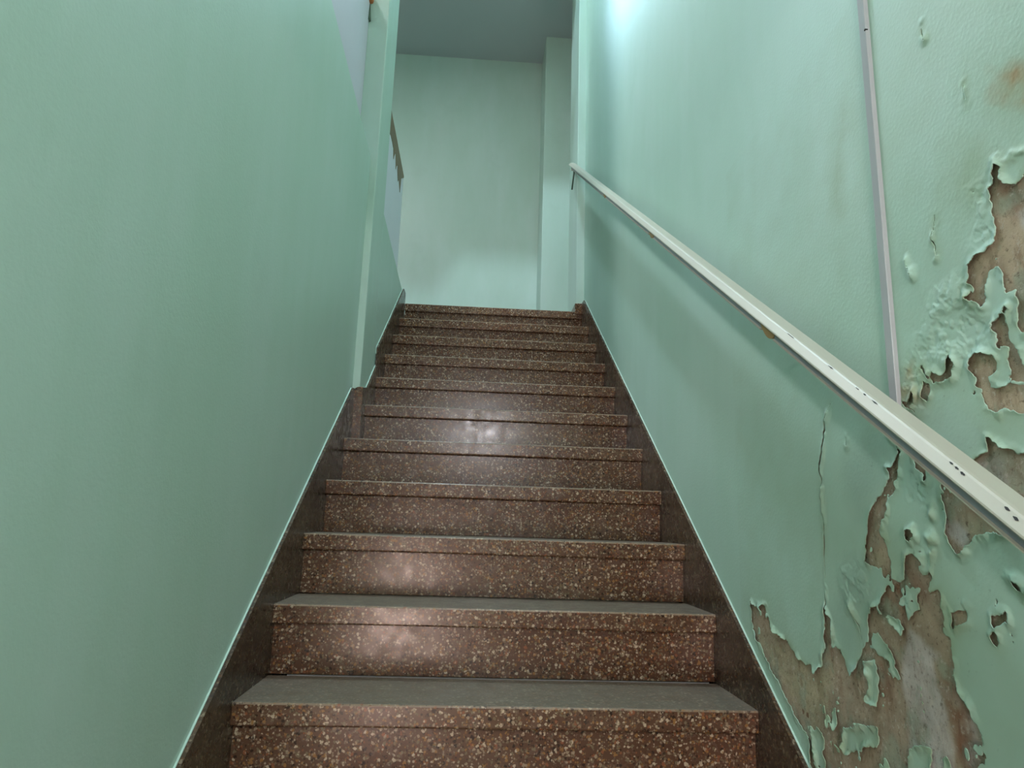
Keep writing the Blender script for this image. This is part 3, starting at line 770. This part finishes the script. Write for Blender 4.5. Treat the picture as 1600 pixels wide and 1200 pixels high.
NOSE, OVER = 0.047, 0.022
for i in range(NSTEP):
    xa = XP if i <= 5 else XL
    y, z = -i * GO, -i * RISE
    bm = bmesh.new()
    yb = (y + GO + .012) if i else .235
    add_box(bm, xa - .003, XR + .003, y, yb, z - NOSE, z, .0045, 3)
    # front bevel gets lighter stone: the nosing highlight is put into the colour
    bmesh.ops.recalc_face_normals(bm, faces=bm.faces)
    for f in bm.faces:
        if f.normal.z > 0.9:
            f.material_index = 1
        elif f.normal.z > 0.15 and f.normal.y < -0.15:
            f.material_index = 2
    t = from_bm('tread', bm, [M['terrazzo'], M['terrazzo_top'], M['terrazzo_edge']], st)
    put(t)
    zb = z - RISE
    r = box('riser', xa - .003, XR + .003, y + OVER, y + OVER + .03, zb + .0005, z - NOSE - .0005, M['terrazzo'], st, .0012)
    put(r)
# concrete core carrying the slabs
core = [(OVER + .02, -NOSE)]
pts = [(.235, -NOSE - .004)]
for i in range(NSTEP):
    pts.append((-i * GO + OVER + .012, -i * RISE - NOSE - .004))
    if i < NSTEP - 1:
        pts.append((-i * GO + OVER + .012, -(i + 1) * RISE - NOSE - .004))
pts += [(-(NSTEP - 1) * GO + OVER + .012, ZF - .05), (-3.3, ZF - .05), (.235, -.5)]
put(prism('concrete_core', pts, 'x', XP + .01, XR - .01, M['white'], st))

# ------------------------------------------------------------------ handrail
hr = tag(empty('handrail', (XR, -4.0, SL * -4.0 + .98)), 'long cream handrail sloping up the peeling green right wall', 'handrail')
HI = Matrix.Translation(-Vector(hr.location))

def rail_piece(name, prof, ya, yb, mat, bev=0.0, closed=True):
    bm = bmesh.new()
    rings = []
    for y in (ya, yb):
        rings.append([bm.verts.new((XR - dx, y, SL * y + off)) for dx, off in prof])
    n = len(prof)
    for i in range(n):
        bm.faces.new((rings[0][i], rings[1][i], rings[1][(i + 1) % n], rings[0][(i + 1) % n]))
    bm.faces.new(rings[0])
    bm.faces.new(rings[1][::-1])
    bmesh.ops.triangulate(bm, faces=[f for f in bm.faces if len(f.verts) > 4])
    o = from_bm(name, bm, mat, hr)
    o.matrix_parent_inverse = HI
    return o

COVER = [(.040, .984), (.040, 1.0035), (.0415, 1.0065), (.0445, 1.0085), (.0690, 1.0090), (.0730, 1.0082), (.0757, 1.0062),
         (.0850, .9950), (.0858, .9925), (.0845, .9900), (.0800, .9895), (.0450, .9895), (.0450, .984)]
rail_piece('rail_cover', COVER, -4.15, .085, M['cream'])
BR = [-2.794, -1.944, -1.130, -3.64]
CARR = [(.047, .9895), (.0775, .9895), (.0775, .9760), (.047, .9760)]
LIP = [(.047, .9759), (.0778, .9759), (.0815, .9752), (.0818, .9734), (.0800, .9722), (.047, .9722)]
cuts = sorted(BR)
a = -4.13
for b in cuts + [0.02]:
    e = b - .026 if b in BR else b
    rail_piece('carrier_strip', CARR, a, e, M['alu'])
    rail_piece('bottom_lip', LIP, a, e, M['cream'])
    a = b + .030
for b in BR:
    bm = bmesh.new()
    # tapered wooden shoe between wall and rail
    for k in range(9):
        pass
    n = 10
    ringA, ringB = [], []
    for k in range(n + 1):
        u = k / n
        yy = b - .032 + .066 * u
        dz = .9895 - .0215 * math.sin(math.pi * min(1, u * 1.02)) ** 0.7
        ringA.append((yy, SL * yy + dz))
    top = [(b + .034, SL * (b + .034) + .9897), (b - .032, SL * (b - .032) + .9897)]
    outl = ringA + top
    A = [bm.verts.new((XR - .079, p[0], p[1])) for p in outl]
    B = [bm.verts.new((XR - .048, p[0], p[1])) for p in outl]
    bm.faces.new(A)
    bm.faces.new(B[::-1])
    for k in range(len(outl)):
        bm.faces.new((A[k], B[k], B[(k + 1) % len(outl)], A[(k + 1) % len(outl)]))
    bmesh.ops.remove_doubles(bm, verts=bm.verts, dist=1e-5)
    bmesh.ops.triangulate(bm, faces=[f for f in bm.faces if len(f.verts) > 4])
    o = from_bm('bracket', bm, M['tanwood'], hr)
    o.matrix_parent_inverse = HI
    o['label'] = 'raw tan wooden bracket'

# thin arms carry the shoes off the wall
ARMS = [(b, SL * b) for b in BR]

def rod(name, p, q, r, mat, parent, inv=None, seg=10):
    bm = bmesh.new()
    p, q = Vector(p), Vector(q)
    d = q - p
    bmesh.ops.create_cone(bm, cap_ends=True, segments=seg, radius1=r, radius2=r, depth=d.length)
    mt = Matrix.Translation((p + q) / 2) @ d.to_track_quat('Z', 'Y').to_matrix().to_4x4()
    bmesh.ops.transform(bm, matrix=mt, verts=bm.verts)
    o = from_bm(name, bm, mat, parent, True)
    if inv is not None:
        o.matrix_parent_inverse = inv
    return o
for b, z in ARMS:
    rod('arm', (XR - .058, b + .02, z + .99), (WR + .002, b + .02, z + .935), .003, M['steel'], hr, HI, 8)
rod('end_strut', (.600, .055, 1.018), (.588, .085, .872), .0055, M['steel'], hr, HI)
b_ = box('end_plate', .580, .612, .030, .072, SL * .05 + .968, SL * .05 + .984, M['tanwood'], hr)
b_.matrix_parent_inverse = HI
# black worn spots along the ridge
for (ya, yb, dxa) in ((-2.868, -2.893, .0745), (-3.004, -3.018, .0748), (-3.079, -3.087, .0752), (-3.098, -3.104, .0752), (-3.117, -3.131, .0752),
                      (-3.266, -3.272, .0757), (-3.275, -3.281, .0762), (-3.284, -3.291, .0768), (-3.345, -3.352, .0768), (-3.357, -3.364, .0785)):
    bm = bmesh.new()
    m_ = 5
    up, lo = [], []
    # lies on the front slope of the cover
    fo = lambda dx: 1.0062 - (dx - .0757) * (1.0062 - .9950) / (.0850 - .0757) if dx > .0757 else 1.0090 - (dx - .0690) * .0028 / .0067
    random.seed(int(ya * -1000))
    for k in range(m_ + 1):
        y = ya + (yb - ya) * k / m_
        hw = .0010 * math.sin(math.pi * (k + .5) / (m_ + 1)) * random.uniform(.6, 1.3)
        up.append(bm.verts.new((XR - dxa + hw - .0004, y, SL * y + fo(dxa - hw) + .0005)))
        lo.append(bm.verts.new((XR - dxa - hw - .0004, y, SL * y + fo(dxa + hw) + .0005)))
    for k in range(m_):
        bm.faces.new((up[k], up[k + 1], lo[k + 1], lo[k]))
    o = from_bm('worn_spot', bm, M['chip'], hr)
    o.matrix_parent_inverse = HI

# ------------------------------------------------------------------ cable trunking on the right wall
tr = tag(empty('cable_trunking', (WR, -3.044, -1.13)), 'thin pale grey cable trunking running up the right wall above the handrail', 'trunking')
TI = Matrix.Translation(-Vector(tr.location))
def trunk(name, y0, y1, d, bev, mat, z0, z1):
    bm = bmesh.new()
    add_box(bm, WR - d, WR + .001, y0, y1, z0, z1, bev, 2)
    o = from_bm(name, bm, mat, tr)
    o.matrix_parent_inverse = TI
    return o
trunk('base_channel', -3.0515, -3.0360, .0055, .0004, M['trunk'], -1.135, ZC)
trunk('snap_cover', -3.0530, -3.0345, .0078, .0012, M['trunk'], -1.133, ZC - .001)
rod('screw', (WR - .0085, -3.0515, -.452), (WR - .004, -3.0515, -.452), .0022, M['chip'], tr, TI)

# ------------------------------------------------------------------ guards along the upper floor
g1 = tag(empty('guard_railing', (-.56, -2.7, .2)), 'pale lilac guard panel with an orange wooden rail standing on the left wall', 'railing')
GI = Matrix.Translation(-Vector(g1.location))
for o in (box('guard_panel', -.575, -.548, -4.2, YPIER - .002,   .20, .970, M['lilac'], g1, .002),
          box('rail', -.588, -.530, -4.22, YPIER - .001, .970, 1.030, M['orangewood'], g1, .012)):
    o.matrix_parent_inverse = GI
bm = bmesh.new()
bmesh.ops.create_cone(bm, cap_ends=True, segments=10, radius1=.011, radius2=.0035, depth=.085)
bmesh.ops.transform(bm, matrix=Matrix.Translation((-.548, YPIER - .011, .925)), verts=bm.verts)
o = from_bm('bracket', bm, M['steel'], g1, True)  # cone stands in for the rail end's shadow on the pier
o.matrix_parent_inverse = GI
g2 = tag(empty('guard_railing', (-.53, -.4, 0)), 'pale guard panel with jagged brown wooden top behind the pier', 'railing')
GI = Matrix.Translation(-Vector(g2.location))
# pale board; the dark wooden rail is nailed to its face and splintered along the lower edge
o = box('guard_panel', -.575, -.552, -1.04, .292, -.1, 1.000, M['board'], g2)
o.matrix_parent_inverse = GI
teeth = [(-1.04, .86), (-.70, .86), (-.50, .85), (-.42, .88), (-.337, .882), (-.281, .879), (-.250, .827), (-.235, .855), (-.175, .915), (-.150, .88), (-.123, .830),
         (-.105, .86), (-.049, .900), (-.034, .863), (.018, .822), (.030, .835), (.060, .858), (.142, .810), (.150, .85), (.166, .922), (.292, .995)]
bm = bmesh.new()
rows = []
for (y, z) in teeth:
    rows.append([bm.verts.new(c) for c in ((-.5495, y, 1.009), (-.5495, y, z), (-.5530, y, z), (-.5780, y, 1.009))])
for p, q in zip(rows[:-1], rows[1:]):
    bm.faces.new((p[0], q[0], q[1], p[1]))
    bm.faces.new((p[1], q[1], q[2], p[2]))
    bm.faces.new((p[0], p[3], q[3], q[0]))
    bm.faces.new((p[2], q[2], q[3], p[3]))
bm.faces.new(rows[0])
bm.faces.new(rows[-1][::-1])
o = from_bm('rail', bm, M['wood'], g2)
o.matrix_parent_inverse = GI
o['label'] = 'brown wooden rail with a splintered lower edge'

# ------------------------------------------------------------------ lamps, added fill lights and the door behind the camera
def round_lamp(name, x, y, z, r, mat, label):
    e = tag(empty(name, (x, y, ZT if z > 3 else ZC)), label, 'lamp')
    top = ZT if z > 3 else ZC
    inv = Matrix.Translation(-Vector(e.location))
    bm = bmesh.new()
    bmesh.ops.create_cone(bm, cap_ends=True, segments=32, radius1=r + .02, radius2=r + .012, depth=top - z)
    bmesh.ops.transform(bm, matrix=Matrix.Translation((x, y, (top + z) / 2)), verts=bm.verts)
    o = from_bm('housing', bm, M['housing'], e)
    o.matrix_parent_inverse = inv
    bm = bmesh.new()
    bmesh.ops.create_cone(bm, cap_ends=True, segments=32, radius1=r * .9, radius2=r, depth=.008)
    bmesh.ops.transform(bm, matrix=Matrix.Translation((x, y, z - .0045)), verts=bm.verts)
    o = from_bm('diffuser', bm, mat, e)
    o.matrix_parent_inverse = inv
    return e
sp = tag(empty('spot_lamp', (.36, 0.0, 2.70)), 'small hooded bluish spot lamp hanging from the ceiling edge above the top step', 'lamp')
SPI = Matrix.Translation(-Vector(sp.location))
TILT = Matrix.Translation((.36, -.13, 2.27)) @ Matrix.Rotation(math.radians(-55), 4, 'X')
def ring_can(r0, r1, z0, z1, th=.004):
    bm = bmesh.new()
    n = 28
    loops = []
    for (r, z) in ((r0, z0), (r1, z1), (r1 - th, z1 - th), (r0 - th, z0)):
        loops.append([bm.verts.new((r * math.cos(2 * math.pi * k / n), r * math.sin(2 * math.pi * k / n), z)) for k in range(n)])
    for a_, b__ in ((0, 1), (2, 3), (3, 0)):
        for k in range(n):
            bm.faces.new((loops[a_][k], loops[a_][(k + 1) % n], loops[b__][(k + 1) % n], loops[b__][k]))
    bm.faces.new(loops[1])
    bm.faces.new(loops[2][::-1])
    bmesh.ops.transform(bm, matrix=TILT, verts=bm.verts)
    return bm
o = from_bm('housing', ring_can(.064, .050, -.075, .07), M['housing'], sp)
o.matrix_parent_inverse = SPI
bm = bmesh.new()
bmesh.ops.create_cone(bm, cap_ends=True, segments=28, radius1=.050, radius2=.050, depth=.006)
bmesh.ops.transform(bm, matrix=TILT, verts=bm.verts)
o = from_bm('diffuser', bm, M['glow_top'], sp)
o.matrix_parent_inverse = SPI
rod('stem', (.36, -.07, 2.32), (.36, -.02, 2.66), .010, M['housing'], sp, SPI)
rod('foot', (.36, -.028, 2.66), (.36, .002, 2.70), .018, M['housing'], sp, SPI)
round_lamp('ceiling_lamp', -.38, .12, 2.56, .15, M['glow_landing'], 'larger milky round ceiling lamp over the landing')
round_lamp('ceiling_lamp', -.27, -1.2, 4.5, .10, M['glow_flight'], 'wide round ceiling lamp high in the stair shaft')
round_lamp('ceiling_lamp', -1.25, -1.6, 2.56, .15, M['fill_glow_upper'], 'unseen round fill light added in the upper hall beyond the guard panel')
tl = tag(empty('tube_lamp', (.08, -5.6, -.3)), 'fluorescent tube lamp on the lower hall ceiling', 'lamp')
TLI = Matrix.Translation(-Vector(tl.location))
o = box('batten', -.10, .26, -5.635, -5.565, -.335, -.3, M['housing'], tl, .004)
o.matrix_parent_inverse = TLI
rod('tube', (-.08, -5.6, -.352), (.24, -5.6, -.352), .014, M['glow_lower'], tl, TLI, 16)

wl = tag(empty('tube_lamp', (WR, -3.0, 1.5)), 'unseen fill tube added high on the right stair wall', 'lamp')
WLI = Matrix.Translation(-Vector(wl.location))
o = box('batten', WR - .14, WR - .07, -3.4, -2.6, 1.53, 1.58, M['housing'], wl, .004)
o.matrix_parent_inverse = WLI
for yy in (-3.3, -2.7):
    rod('arm', (WR - .10, yy, 1.555), (WR + .002, yy, 1.555), .01, M['housing'], wl, WLI)
rod('tube', (WR - .105, -3.36, 1.51), (WR - .105, -2.64, 1.51), .016, M['fill_glow_wall'], wl, WLI, 16)

dr = struct(box('door_1', -1.06, -.40, -7.6, -7.55, ZF, ZF + 2.1, M['wood']))
for (za, zb) in ((.10, .62), (.68, 1.20)):
    box('pane', -.94, -.46, -7.552, -7.545, ZF + za, ZF + zb, M['glow_door'], dr)
box('upper_panel', -.94, -.46, -7.552, -7.545, ZF + 1.30, ZF + 2.0, M['wood'], dr)
